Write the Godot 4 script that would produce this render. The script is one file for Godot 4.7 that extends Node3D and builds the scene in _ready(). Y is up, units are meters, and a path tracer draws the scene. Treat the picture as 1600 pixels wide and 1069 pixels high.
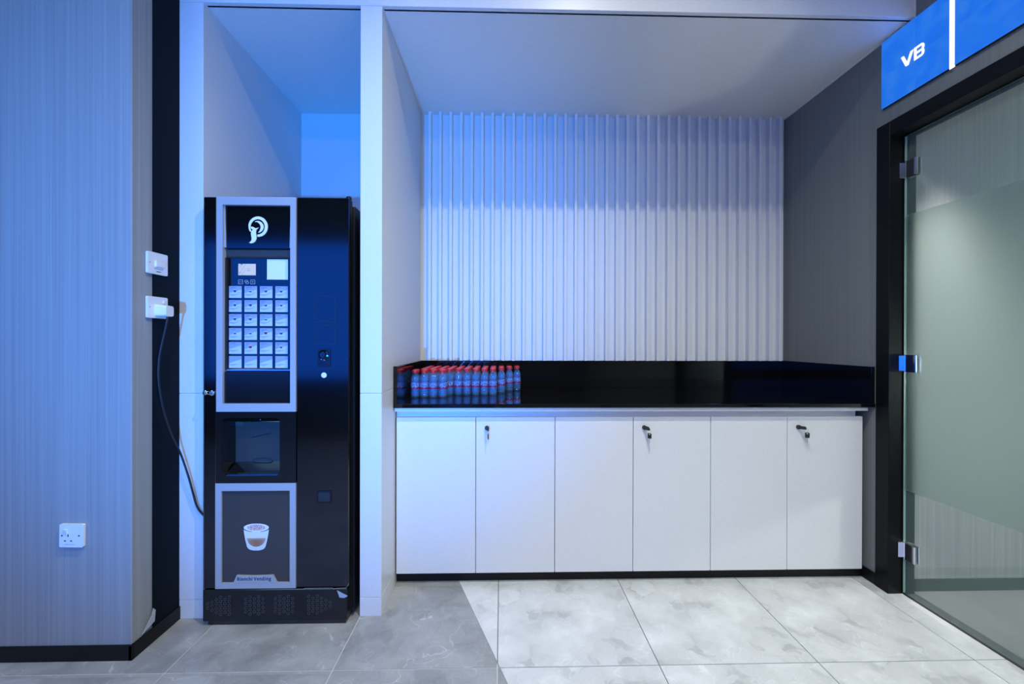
extends Node3D
# A vending corner: coffee machine in a white niche, black counter with water bottles, slat wall, glass door with LED sign.

# ---------------------------------------------------------------- mesh builder
class MB:
	var v := PackedVector3Array()
	var n := PackedVector3Array()
	var u := PackedVector2Array()

	func tri(a: Vector3, b: Vector3, c: Vector3, na: Vector3, nb: Vector3, nc: Vector3, ua := Vector2.ZERO, ub := Vector2.ZERO, uc := Vector2.ZERO) -> void:
		var g := (b - a).cross(c - a)
		if g.length_squared() < 1e-18:
			return
		if g.dot(na + nb + nc) > 0.0:
			v.append_array([a, c, b]); n.append_array([na, nc, nb]); u.append_array([ua, uc, ub])
		else:
			v.append_array([a, b, c]); n.append_array([na, nb, nc]); u.append_array([ua, ub, uc])

	func quad(a: Vector3, b: Vector3, c: Vector3, d: Vector3, out: Vector3, uv := Rect2(0, 0, 1, 1)) -> void:
		var g := (b - a).cross(c - a)
		if g.length_squared() < 1e-18:
			g = (c - a).cross(d - a)
		g = g.normalized()
		if g.dot(out) < 0.0:
			g = -g
		var p := uv.position
		var e := uv.end
		tri(a, b, c, g, g, g, Vector2(p.x, e.y), e, Vector2(e.x, p.y))
		tri(a, c, d, g, g, g, Vector2(p.x, e.y), Vector2(e.x, p.y), p)

	func box(lo: Vector3, hi: Vector3, c := 0.0) -> MB:
		var m := (lo + hi) * 0.5
		var h := (hi - lo).abs() * 0.5
		c = minf(c, minf(h.x, minf(h.y, h.z)) * 0.9)
		var P := func(k: int, s: Vector3) -> Vector3:
			var r := s * (h - Vector3(c, c, c))
			r[k] = s[k] * h[k]
			return m + r
		for k in 3:
			var i := (k + 1) % 3
			var j := (k + 2) % 3
			for s in [-1.0, 1.0]:
				var o := Vector3.ZERO
				o[k] = s
				var q := []
				for t in [[-1, -1], [1, -1], [1, 1], [-1, 1]]:
					var w := Vector3.ZERO
					w[k] = s; w[i] = t[0]; w[j] = t[1]
					q.append(P.call(k, w))
				quad(q[0], q[1], q[2], q[3], o)
				if c > 0.0:
					for t in [-1.0, 1.0]:
						var w0 := Vector3.ZERO
						w0[k] = s; w0[i] = t; w0[j] = -1.0
						var w1 := w0
						w1[j] = 1.0
						var e := Vector3.ZERO
						e[k] = s; e[i] = t
						quad(P.call(k, w0), P.call(k, w1), P.call(i, w1), P.call(i, w0), e)
		if c > 0.0:
			for x in [-1.0, 1.0]:
				for y in [-1.0, 1.0]:
					for z in [-1.0, 1.0]:
						var s := Vector3(x, y, z)
						var nn := s.normalized()
						tri(P.call(0, s), P.call(1, s), P.call(2, s), nn, nn, nn)
		return self

	# polygon in the x-y plane of xf, from z0 to z1
	func prism(poly: PackedVector2Array, z0: float, z1: float, xf := Transform3D.IDENTITY, smooth := false) -> MB:
		var p := poly.duplicate()
		if Geometry2D.is_polygon_clockwise(p):
			p.reverse()
		var idx := Geometry2D.triangulate_polygon(p)
		var f := xf.basis.z.normalized()
		for z in [z0, z1]:
			var nn: Vector3 = f if z == maxf(z0, z1) else -f
			for k in range(0, idx.size(), 3):
				var a := p[idx[k]]
				var b := p[idx[k + 1]]
				var c := p[idx[k + 2]]
				tri(xf * Vector3(a.x, a.y, z), xf * Vector3(b.x, b.y, z), xf * Vector3(c.x, c.y, z), nn, nn, nn, a, b, c)
		_side(p, z0, z1, xf, 1.0, smooth)
		return self

	func _side(p: PackedVector2Array, z0: float, z1: float, xf: Transform3D, sgn: float, smooth: bool) -> void:
		var k := p.size()
		for i in k:
			var a := p[i]
			var b := p[(i + 1) % k]
			var e := (b - a)
			if e.length() < 1e-7:
				continue
			var o := Vector2(e.y, -e.x).normalized() * sgn
			var oa := o
			var ob := o
			if smooth:
				var ep := a - p[(i + k - 1) % k]
				var en := p[(i + 2) % k] - b
				oa = (o + Vector2(ep.y, -ep.x).normalized() * sgn).normalized()
				ob = (o + Vector2(en.y, -en.x).normalized() * sgn).normalized()
			var na := (xf.basis * Vector3(oa.x, oa.y, 0)).normalized()
			var nb := (xf.basis * Vector3(ob.x, ob.y, 0)).normalized()
			var A := xf * Vector3(a.x, a.y, z0)
			var B := xf * Vector3(b.x, b.y, z0)
			var C := xf * Vector3(b.x, b.y, z1)
			var D := xf * Vector3(a.x, a.y, z1)
			tri(A, B, C, na, nb, nb)
			tri(A, C, D, na, nb, na)

	# two counter-clockwise loops of the same count
	func ring(outer: PackedVector2Array, inner: PackedVector2Array, z0: float, z1: float, xf := Transform3D.IDENTITY) -> MB:
		var k := outer.size()
		var f := xf.basis.z.normalized()
		for z in [z0, z1]:
			var nn: Vector3 = f if z == maxf(z0, z1) else -f
			for i in k:
				var j := (i + 1) % k
				var a := xf * Vector3(outer[i].x, outer[i].y, z)
				var b := xf * Vector3(outer[j].x, outer[j].y, z)
				var c := xf * Vector3(inner[j].x, inner[j].y, z)
				var d := xf * Vector3(inner[i].x, inner[i].y, z)
				tri(a, b, c, nn, nn, nn)
				tri(a, c, d, nn, nn, nn)
		_side(outer, z0, z1, xf, 1.0, false)
		_side(inner, z0, z1, xf, -1.0, false)
		return self

	# profile (r, y) from the bottom centre, up the outside, to the top centre
	func lathe(pr: Array, seg: int, xf := Transform3D.IDENTITY, crease := 0.75, u0 := 0.0) -> MB:
		var k := pr.size()
		var sn := []
		for i in k - 1:
			var d: Vector2 = pr[i + 1] - pr[i]
			sn.append(Vector2(d.y, -d.x).normalized())
		for i in k - 1:
			var n0: Vector2 = sn[i]
			var n1: Vector2 = sn[i]
			if i > 0 and sn[i - 1].dot(sn[i]) > crease:
				n0 = (sn[i - 1] + sn[i]).normalized()
			if i < k - 2 and sn[i + 1].dot(sn[i]) > crease:
				n1 = (sn[i + 1] + sn[i]).normalized()
			for s in seg:
				var a0 := TAU * s / seg
				var a1 := TAU * (s + 1) / seg
				var c0 := Vector3(cos(a0), 0, sin(a0))
				var c1 := Vector3(cos(a1), 0, sin(a1))
				var P := func(c: Vector3, q: Vector2) -> Vector3: return xf * (c * q.x + Vector3.UP * q.y)
				var N := func(c: Vector3, q: Vector2) -> Vector3: return (xf.basis * (c * q.x + Vector3.UP * q.y)).normalized()
				var A: Vector3 = P.call(c0, pr[i])
				var B: Vector3 = P.call(c1, pr[i])
				var C: Vector3 = P.call(c1, pr[i + 1])
				var D: Vector3 = P.call(c0, pr[i + 1])
				var ua := Vector2(float(s) / seg, 1.0 - float(i) / (k - 1))
				var uc := Vector2(float(s + 1) / seg, 1.0 - float(i + 1) / (k - 1))
				tri(A, B, C, N.call(c0, n0), N.call(c1, n0), N.call(c1, n1), ua, Vector2(uc.x, ua.y), uc)
				tri(A, C, D, N.call(c0, n0), N.call(c1, n1), N.call(c0, n1), ua, uc, Vector2(ua.x, uc.y))
		return self

	func tube(path: Array, r: float, seg := 8, closed := false) -> MB:
		var k := path.size()
		var last := k if closed else k - 1
		var rings := []
		var ref := Vector3(0.31, 0.87, 0.38).normalized()
		for i in k:
			var a: Vector3 = path[(i - 1 + k) % k] if closed or i > 0 else path[i]
			var b: Vector3 = path[(i + 1) % k] if closed or i < k - 1 else path[i]
			var t := (b - a).normalized()
			var x := t.cross(ref).normalized()
			var y := t.cross(x).normalized()
			var row := []
			for s in seg:
				var w := TAU * s / seg
				row.append(x * cos(w) + y * sin(w))
			rings.append(row)
		for i in last:
			var j := (i + 1) % k
			for s in seg:
				var e := (s + 1) % seg
				var n0: Vector3 = rings[i][s]
				var n1: Vector3 = rings[i][e]
				var n2: Vector3 = rings[j][e]
				var n3: Vector3 = rings[j][s]
				var pi: Vector3 = path[i]
				var pj: Vector3 = path[j]
				tri(pi + n0 * r, pi + n1 * r, pj + n2 * r, n0, n1, n2)
				tri(pi + n0 * r, pj + n2 * r, pj + n3 * r, n0, n2, n3)
		if not closed:
			for e in [0, k - 1]:
				var o: Vector3 = (path[0] - path[1]).normalized() if e == 0 else (path[k - 1] - path[k - 2]).normalized()
				for s in range(1, seg - 1):
					tri(path[e] + rings[e][0] * r, path[e] + rings[e][s] * r, path[e] + rings[e][s + 1] * r, o, o, o)
		return self

	func mesh(off := Vector3.ZERO) -> ArrayMesh:
		var a := []
		a.resize(Mesh.ARRAY_MAX)
		var w := v.duplicate()
		for i in w.size():
			w[i] -= off
		a[Mesh.ARRAY_VERTEX] = w
		a[Mesh.ARRAY_NORMAL] = n
		a[Mesh.ARRAY_TEX_UV] = u
		var m := ArrayMesh.new()
		m.add_surface_from_arrays(Mesh.PRIMITIVE_TRIANGLES, a)
		return m


# ---------------------------------------------------------------- shape helpers
func rrect(x0: float, y0: float, x1: float, y1: float, r: float, k := 5) -> PackedVector2Array:
	var p := PackedVector2Array()
	var c := [Vector2(x1 - r, y0 + r), Vector2(x1 - r, y1 - r), Vector2(x0 + r, y1 - r), Vector2(x0 + r, y0 + r)]
	for q in 4:
		for i in k + 1:
			var a := -PI / 2 + q * PI / 2 + PI / 2 * i / k
			p.append(c[q] + Vector2(cos(a), sin(a)) * r)
	return p


func rect(x0: float, y0: float, x1: float, y1: float) -> PackedVector2Array:
	return PackedVector2Array([Vector2(x0, y0), Vector2(x1, y0), Vector2(x1, y1), Vector2(x0, y1)])


func ellipse(cx: float, cy: float, rx: float, ry: float, k := 24, a0 := 0.0) -> PackedVector2Array:
	var p := PackedVector2Array()
	for i in k:
		var a := a0 + TAU * i / k
		p.append(Vector2(cx + cos(a) * rx, cy + sin(a) * ry))
	return p


# a swelling stroke: points (x, y, half width)
func stroke(pts: Array) -> PackedVector2Array:
	var l := PackedVector2Array()
	var r := PackedVector2Array()
	for i in pts.size():
		var p := Vector2(pts[i].x, pts[i].y)
		var a: Vector3 = pts[maxi(i - 1, 0)]
		var b: Vector3 = pts[mini(i + 1, pts.size() - 1)]
		var t := Vector2(b.x - a.x, b.y - a.y).normalized()
		var o: Vector2 = Vector2(-t.y, t.x) * pts[i].z
		l.append(p + o)
		r.append(p - o)
	r.reverse()
	l.append_array(r)
	return l


func arc_stroke(c: Vector2, rx: float, ry: float, d0: float, d1: float, widths: Array, k := 28) -> PackedVector2Array:
	var pts := []
	for i in k + 1:
		var t := float(i) / k
		var a := deg_to_rad(lerpf(d0, d1, t))
		var f := t * (widths.size() - 1)
		var j := mini(int(f), widths.size() - 2)
		var w: float = lerpf(widths[j], widths[j + 1], f - j)
		pts.append(Vector3(c.x + cos(a) * rx, c.y + sin(a) * ry, w))
	return stroke(pts)


# axes so that local x, y, z run along the given world directions
func facing(origin: Vector3, x: Vector3, y: Vector3) -> Transform3D:
	return Transform3D(Basis(x, y, x.cross(y)), origin)


# ---------------------------------------------------------------- scene helpers
var taken := {}


func numbered(called: String, under: Node) -> String:
	var key := str(under.get_instance_id()) + "/" + called
	var k: int = taken.get(key, 0)
	taken[key] = k + 1
	return called if k == 0 else "%s_%03d" % [called, k]


func origin_of(node: Node) -> Vector3:
	var p := Vector3.ZERO
	while node != self:
		p += (node as Node3D).position
		node = node.get_parent()
	return p


# world-space shape -> one named mesh under a parent
func part(called: String, m: MB, material: Material, parent: Node, label := "") -> MeshInstance3D:
	var o := MeshInstance3D.new()
	o.name = numbered(called, parent)
	o.mesh = m.mesh(origin_of(parent))
	o.material_override = material
	parent.add_child(o, true)
	if label:
		o.set_meta("label", label)
	return o


func thing(called: String, at: Vector3, label: String, category: String, group := "") -> Node3D:
	var o := Node3D.new()
	o.name = numbered(called, self)
	o.position = at
	add_child(o, true)
	tag(o, label, category, group)
	return o


func tag(o: Node, label: String, category: String, group := "") -> void:
	o.set_meta("label", label)
	o.set_meta("category", category)
	if group:
		o.set_meta("group", group)


func struct(called: String, m: MB, material: Material, label: String, category: String, at := Vector3.ZERO) -> MeshInstance3D:
	var o := MeshInstance3D.new()
	o.name = numbered(called, self)
	o.position = at
	o.mesh = m.mesh(at)
	o.material_override = material
	add_child(o, true)
	tag(o, label, category)
	o.set_meta("kind", "structure")
	return o


func lin(r: float, g: float, b: float) -> Color:
	return Color(r, g, b).linear_to_srgb()


func mat(c: Color, rough := 0.5, metal := 0.0, spec := 0.5) -> StandardMaterial3D:
	var m := StandardMaterial3D.new()
	m.albedo_color = c
	m.roughness = rough
	m.metallic = metal
	m.metallic_specular = spec
	return m


func glow(c: Color, energy: float, base := Color.BLACK) -> StandardMaterial3D:
	var m := mat(base, 0.4)
	m.emission_enabled = true
	m.emission = c
	m.emission_energy_multiplier = energy
	return m


func triplanar(m: StandardMaterial3D, img: Image, scale: Vector3, world := true, offset := Vector3.ZERO) -> StandardMaterial3D:
	m.albedo_texture = ImageTexture.create_from_image(img) if not texs.has(img) else texs[img]
	texs[img] = m.albedo_texture
	m.uv1_triplanar = true
	m.uv1_world_triplanar = world
	m.uv1_scale = scale
	m.uv1_offset = offset
	m.uv1_triplanar_sharpness = 8.0
	return m


var texs := {}


func noise(s: int, f: float, type := FastNoiseLite.TYPE_SIMPLEX_SMOOTH, oct := 4) -> FastNoiseLite:
	var k := FastNoiseLite.new()
	k.seed = s
	k.noise_type = type
	k.frequency = f
	k.fractal_type = FastNoiseLite.FRACTAL_FBM if oct > 1 else FastNoiseLite.FRACTAL_NONE
	k.fractal_octaves = oct
	return k


# polished porcelain with stone figure; light tiles are brecciated, dark ones veined
func stone_image(light: bool) -> Image:
	var size := 768
	var img := Image.create(size, size, false, Image.FORMAT_RGB8)
	var cloud := noise(3 if light else 11, 0.006, FastNoiseLite.TYPE_SIMPLEX_SMOOTH, 5)
	var warp := noise(5, 0.012, FastNoiseLite.TYPE_SIMPLEX_SMOOTH, 3)
	var vein := noise(7 if light else 17, 0.0062, FastNoiseLite.TYPE_SIMPLEX_SMOOTH, 4)
	var cell := noise(9, 0.035, FastNoiseLite.TYPE_CELLULAR, 1)
	cell.cellular_return_type = FastNoiseLite.RETURN_CELL_VALUE
	cell.cellular_jitter = 1.0
	var fine := noise(21, 0.11, FastNoiseLite.TYPE_SIMPLEX_SMOOTH, 3)
	for y in size:
		for x in size:
			var wx := warp.get_noise_2d(x, y) * 26.0
			var wy := warp.get_noise_2d(x + 900.0, y) * 26.0
			var px := (x + wx) * 0.8 + (y + wy) * 0.35
			var py := (y + wy) * 1.0 - (x + wx) * 0.25
			var c := cloud.get_noise_2d(px, py)
			var f := fine.get_noise_2d(x, y)
			var g: float
			if light:
				g = 0.66 + 0.20 * c + 0.028 * f
				var mask := clampf((c + 0.05) * -4.0, 0.0, 1.0)
				g += cell.get_noise_2d(x + wx, y + wy) * 0.09 * mask
				var blob := clampf((cell.get_noise_2d((x + wx) * 0.6 + 400.0, (y + wy) * 0.6) - 0.9) * 14.0, 0.0, 1.0)
				g = lerpf(g, 0.78, blob * 0.6)
				var vv := absf(vein.get_noise_2d(px, py))
				g += 0.10 * pow(clampf(1.0 - vv * 22.0, 0.0, 1.0), 2.0)
			else:
				g = 0.335 + 0.13 * c + 0.022 * f
				g += cell.get_noise_2d(x + wx, y + wy) * 0.018
				var vv := absf(vein.get_noise_2d(px, py))
				g += 0.22 * pow(clampf(1.0 - vv * 26.0, 0.0, 1.0), 2.0) * clampf(0.4 + c * 2.0, 0.0, 1.0)
				var v2 := absf(vein.get_noise_2d(px * 1.7 + 300.0, py * 1.7))
				g += 0.06 * pow(clampf(1.0 - v2 * 30.0, 0.0, 1.0), 2.0)
			img.set_pixel(x, y, Color(g, g, g * 0.995).linear_to_srgb())
	return img


func streak_image(s: int, amount: float) -> Image:
	var img := Image.create(512, 64, false, Image.FORMAT_RGB8)
	var a := noise(s, 0.25, FastNoiseLite.TYPE_SIMPLEX_SMOOTH, 3)
	var b := noise(s + 1, 0.05, FastNoiseLite.TYPE_SIMPLEX_SMOOTH, 2)
	for x in 512:
		for y in 64:
			var g := 1.0 - amount + amount * (a.get_noise_2d(x, y * 0.12) * 0.9 + b.get_noise_2d(x, y * 0.3) * 0.6)
			g = clampf(g, 0.0, 1.0)
			img.set_pixel(x, y, Color(g, g, g))
	return img


func weave_image(s: int) -> Image:
	var img := Image.create(256, 256, false, Image.FORMAT_RGB8)
	var a := noise(s, 0.3, FastNoiseLite.TYPE_SIMPLEX_SMOOTH, 2)
	for x in 256:
		for y in 256:
			var g := 0.97 + 0.015 * a.get_noise_2d(x * 0.15, y * 2.0) + 0.012 * a.get_noise_2d(x * 2.0 + 700.0, y * 0.15)
			img.set_pixel(x, y, Color(g, g, g))
	return img


# ---------------------------------------------------------------- plan of the room (metres; camera stands at x = 0, z = 0)
const FLOOR_CEIL := 3.5
const X_RIGHT := 1.866
const Z_BACK := -2.795
const Z_FRONT := -1.889   # front of the niche panels
const Y_SOFFIT := 2.678
const X_DIV_L := -0.62
const X_DIV_R := -0.526
const X_NICHE := -1.2966
const X_COL := -1.40
const Z_COL := -1.652
const EYE := Vector3(0, 1.21, 0)

var M := {}


func _ready() -> void:
	# --- camera
	var cam := Camera3D.new()
	cam.name = "camera"
	var rx := Vector3(0.9997, 0.0022, 0.02429).normalized()
	var back := Vector3(-0.0243, 0.0021, 0.9997).normalized()
	var up := back.cross(rx).normalized()
	rx = up.cross(back).normalized()
	cam.transform = Transform3D(Basis(rx, up, back), EYE)
	cam.fov = 77.34
	cam.near = 0.05
	cam.far = 60.0
	add_child(cam)
	cam.current = true
	# --- environment: a closed room, no sky in sight
	var env := Environment.new()
	env.background_mode = Environment.BG_COLOR
	env.background_color = Color.BLACK
	env.tonemap_mode = Environment.TONE_MAPPER_LINEAR
	env.tonemap_exposure = 1.0
	env.sdfgi_enabled = true
	env.ssao_enabled = true
	env.ssil_enabled = true
	var we := WorldEnvironment.new()
	we.name = "world_environment"
	we.environment = env
	add_child(we)
	# --- lamps of the room, all out of view
	make_materials()
	downlight(Vector3(-0.6, FLOOR_CEIL, -0.7), 0.9, "nearest the coffee machine")
	downlight(Vector3(0.45, FLOOR_CEIL, -0.7), 5.3, "nearest the glass door")
	downlight(Vector3(0.3, FLOOR_CEIL, 0.6), 1.8, "in the middle behind the camera")
	downlight(Vector3(1.1, FLOOR_CEIL, 0.6), 2.9, "at the right behind the camera")
	light_panel(Vector3(0.6, FLOOR_CEIL, 2.6), Vector2(1.6, 0.8), 6.0, lin(0.98, 1.0, 0.86), "added white ceiling panel behind the camera for fill light")  # added fill panel, lifts the whites and the floor bounce
	light_panel(Vector3(-2.3, FLOOR_CEIL, 0.3), Vector2(1.2, 0.8), 1.9, lin(0.34, 0.68, 1.0), "unseen cool blue ceiling panel that lights the left side")  # out of view, placed to cool the left wall and posts
	unseen_blue_spot()
	unseen_screen()
	# --- the place
	shell()
	floor_tiles()
	panels()
	slat_wall()
	door()
	led_sign()
	cabinets()
	counter()
	bottles()
	machine()
	power_cord()
	fittings()
	next_room()


func make_materials() -> void:
	M.laminate = triplanar(mat(lin(0.80, 0.80, 0.80), 0.38), weave_image(31), Vector3(2.2, 2.2, 2.2))
	M.slat = mat(lin(0.80, 0.80, 0.80), 0.5)
	M.ceiling = triplanar(mat(lin(0.84, 0.84, 0.82), 0.6), weave_image(33), Vector3(1.6, 1.6, 1.6))
	M.paint = mat(lin(0.55, 0.55, 0.55), 0.7)
	M.rear_paint = mat(lin(0.075, 0.075, 0.075), 0.7)
	M.wallpaper = triplanar(mat(lin(0.36, 0.36, 0.35), 0.65), streak_image(41, 0.07), Vector3(1.6, 0.35, 1.6))
	M.slate_paper = triplanar(mat(lin(0.215, 0.225, 0.215), 0.6), streak_image(51, 0.05), Vector3(1.6, 0.35, 1.6))
	M.black_board = mat(lin(0.006, 0.006, 0.006), 0.4, 0.0, 0.35)
	M.navy_strip = mat(lin(0.004, 0.007, 0.011), 0.6, 0.0, 0.2)
	M.frame_black = mat(lin(0.004, 0.0042, 0.005), 0.35, 0.0, 0.3)
	M.stone_black = mat(lin(0.004, 0.004, 0.0045), 0.06)
	M.gloss_black = mat(lin(0.002, 0.002, 0.002), 0.11, 0.0, 0.66)
	M.satin_black = mat(lin(0.007, 0.007, 0.007), 0.16)
	M.matte_black = mat(lin(0.010, 0.010, 0.010), 0.6)
	M.silver = mat(lin(0.37, 0.37, 0.375), 0.4)
	M.chrome = mat(lin(0.75, 0.75, 0.76), 0.12, 1.0)
	M.plastic = mat(lin(0.80, 0.80, 0.80), 0.3)
	M.dark_grey = mat(lin(0.035, 0.035, 0.035), 0.4)
	M.red = mat(lin(0.55, 0.012, 0.02), 0.35)
	M.grout_dark = mat(lin(0.16, 0.16, 0.16), 0.8)
	M.grout_light = mat(lin(0.62, 0.62, 0.61), 0.8)


# ---------------------------------------------------------------- lamps
func downlight(at: Vector3, energy: float, where: String) -> void:  # out of view; positions and strengths set to light floor, cabinets and slats
	var t := thing("unseen_downlight", at, "unseen round white ceiling downlight " + where, "downlight", "unseen downlights")
	part("rim", MB.new().lathe([Vector2(0.052, -0.012), Vector2(0.07, -0.008), Vector2(0.072, 0.0)], 28, Transform3D(Basis.IDENTITY, at)), M.plastic, t)
	part("lens", MB.new().lathe([Vector2(0.0, -0.006), Vector2(0.054, -0.006)], 28, Transform3D(Basis.IDENTITY, at)), glow(Color(1, 0.97, 0.93), 5.0), t)
	var l := SpotLight3D.new()
	l.name = "light"
	l.light_color = lin(0.98, 1.0, 0.86)
	l.light_energy = energy
	l.light_size = 0.03
	l.spot_range = 12.0
	l.spot_attenuation = 2.0
	l.spot_angle = 72.0
	l.spot_angle_attenuation = 1.0
	l.shadow_enabled = true
	l.rotation.x = -PI / 2
	l.position = Vector3(0, -0.02, 0)
	t.add_child(l, true)


func light_panel(at: Vector3, size: Vector2, energy: float, tint: Color, label: String) -> void:
	var t := thing("unseen_light_panel", at, label, "ceiling light")
	var s := Vector3(size.x / 2, 0, size.y / 2)
	part("frame", MB.new().box(at - s - Vector3(0.02, 0.012, 0.02), at + s + Vector3(0.02, 0, 0.02), 0.003), M.plastic, t)
	part("diffuser", MB.new().box(at - s - Vector3(0, 0.014, 0), at + s - Vector3(0, 0.010, 0)), glow(tint, 1.5), t)
	var l := AreaLight3D.new()
	l.name = "light"
	l.area_size = size
	l.light_color = tint
	l.light_energy = energy
	l.area_range = 12.0
	l.shadow_enabled = true
	l.rotation.x = -PI / 2
	l.position = Vector3(0, -0.02, 0)
	t.add_child(l, true)


func unseen_screen() -> void:  # out of view, placed for the blue light and reflections on the left
	var z := 1.6
	var at := Vector3(-1.9, 0.75, z)
	var t := thing("unseen_blue_screen", at, "unseen wide blue screen behind the camera, lighting the left side", "screen")
	part("casing", MB.new().box(Vector3(-3.62, 0.73, z), Vector3(-0.18, 2.42, z + 0.06), 0.004), M.matte_black, t)
	part("display", MB.new().box(Vector3(-3.6, 0.75, z - 0.004), Vector3(-0.2, 2.4, z)), glow(lin(0.01, 0.075, 1.0), 0.8), t)
	var l := AreaLight3D.new()
	l.name = "light"
	l.area_size = Vector2(3.4, 1.65)
	l.light_color = lin(0.008, 0.16, 1.0)
	l.light_energy = 4.4
	l.area_range = 14.0
	l.shadow_enabled = true
	l.position = Vector3(0, 0.825, -0.02)
	t.add_child(l, true)


func unseen_blue_spot() -> void:  # out of view, placed to throw blue on the niche and left slats
	var at := Vector3(-0.6, 0.66, 1.6)
	var t := thing("unseen_spotlight", at, "unseen small blue spotlight behind the camera, lighting the niche and left slats", "spotlight")
	var aim := (Vector3(-1.0, 1.6, -2.2) - at).normalized()
	var b := Basis.looking_at(aim)
	part("wall_plate", MB.new().box(at + Vector3(-0.05, -0.05, 0.045), at + Vector3(0.05, 0.05, 0.06), 0.003), M.matte_black, t)
	part("barrel", MB.new().lathe([Vector2(0, 0.02), Vector2(0.04, 0.02), Vector2(0.045, 0.0), Vector2(0.045, -0.05), Vector2(0.041, -0.05), Vector2(0.041, -0.002), Vector2(0, -0.002)], 24, Transform3D(b * Basis(Vector3.RIGHT, Vector3.BACK, Vector3.DOWN), at)), M.matte_black, t)
	part("lens", MB.new().lathe([Vector2(0, -0.03), Vector2(0.04, -0.03)], 24, Transform3D(b * Basis(Vector3.RIGHT, Vector3.BACK, Vector3.DOWN), at)), glow(lin(0.0, 0.2, 1.0), 3.0), t)
	var l := SpotLight3D.new()
	l.name = "light"
	l.light_color = lin(0.01, 0.25, 1.0)
	l.light_energy = 19.0
	l.light_size = 0.04
	l.spot_range = 14.0
	l.spot_attenuation = 2.0
	l.spot_angle = 29.0
	l.spot_angle_attenuation = 1.0
	l.shadow_enabled = true
	l.transform = Transform3D(b, aim * 0.06)
	t.add_child(l, true)


# ---------------------------------------------------------------- shell
func shell() -> void:
	struct("ceiling", MB.new().box(Vector3(-4.3, FLOOR_CEIL, -2.9), Vector3(4.3, FLOOR_CEIL + 0.1, 4.2)), M.paint, "plain room ceiling above the fascia", "ceiling")
	struct("ceiling_niche", MB.new().box(Vector3(-1.42, Y_SOFFIT, -2.9), Vector3(X_RIGHT + 0.05, Y_SOFFIT + 0.08, Z_FRONT - 0.02)), M.ceiling, "pale lowered ceiling over the niche and the counter", "ceiling")
	struct("wall_back", MB.new().box(Vector3(-4.3, 0, Z_BACK - 0.12), Vector3(2.0, FLOOR_CEIL, Z_BACK - 0.001)), M.laminate, "white wall at the back of the niche and counter", "wall")
	# the papered column on the left
	var col := struct("wall_left", MB.new().box(Vector3(-4.2, 0, Z_BACK), Vector3(X_COL, FLOOR_CEIL, Z_COL), 0.002), M.wallpaper, "grey papered wall block on the left with vertical streaks", "wall")
	part("torn_paper", MB.new().prism(PackedVector2Array([Vector2(0, 0), Vector2(0.052, 0.02), Vector2(0.056, 0.062), Vector2(0.046, 0.075), Vector2(0.04, 0.05)]), 0.0, 0.002, facing(Vector3(X_COL + 0.006, 0.066, -1.692), Vector3(0.12, 0, -1).normalized(), Vector3.UP)), mat(lin(0.42, 0.43, 0.45), 0.5), col, "torn paper corner above the skirting")
	struct("trim_1", MB.new().box(Vector3(X_COL - 0.01, 0.058, Z_FRONT - 0.002), Vector3(X_COL + 0.002, FLOOR_CEIL, -1.747), 0.0005), M.navy_strip, "dark vertical strip on the side of the papered wall block", "trim")
	var b := MB.new()
	b.box(Vector3(-4.2, 0, Z_COL - 0.005), Vector3(X_COL + 0.008, 0.057, Z_COL + 0.008), 0.0015)
	b.box(Vector3(X_COL - 0.005, 0, Z_FRONT), Vector3(X_COL + 0.008, 0.057, Z_COL + 0.008), 0.0015)
	struct("baseboard_left", b, M.black_board, "black skirting round the foot of the papered wall block", "baseboard")
	struct("wall_side", MB.new().box(Vector3(-4.3, 0, Z_COL), Vector3(-4.2, FLOOR_CEIL, 4.1)), M.rear_paint, "grey wall at the far left of the room", "wall")
	struct("wall_rear", MB.new().box(Vector3(-4.3, 0, 4.0), Vector3(2.0, FLOOR_CEIL, 4.1)), M.rear_paint, "grey wall at the far rear of the room", "wall")
	struct("wall_unseen_screen", MB.new().box(Vector3(-4.2, 0, 1.66), Vector3(-0.1, FLOOR_CEIL, 1.8)), M.rear_paint, "unseen grey wall that carries the blue screen", "wall")  # out of view, stands there to carry the blue screen
	# right wall with the door opening
	var w := MB.new()
	w.box(Vector3(X_RIGHT, 0, Z_BACK), Vector3(1.98, FLOOR_CEIL, -2.06))
	w.box(Vector3(X_RIGHT, 2.25, -2.06), Vector3(1.98, FLOOR_CEIL, -1.0))
	w.box(Vector3(X_RIGHT, 0, -1.0), Vector3(1.98, FLOOR_CEIL, 4.0))
	struct("wall_right", w, M.slate_paper, "dark grey papered wall on the right with the glass door", "wall")
	b = MB.new().box(Vector3(X_RIGHT - 0.008, 0, -2.2), Vector3(X_RIGHT + 0.005, 0.058, -2.078), 0.0015)
	b.box(Vector3(X_RIGHT - 0.008, 0, -0.99), Vector3(X_RIGHT + 0.005, 0.058, 4.0), 0.0015)
	struct("baseboard_right", b, M.black_board, "short black skirting between the cabinets and the door frame", "baseboard")


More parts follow.
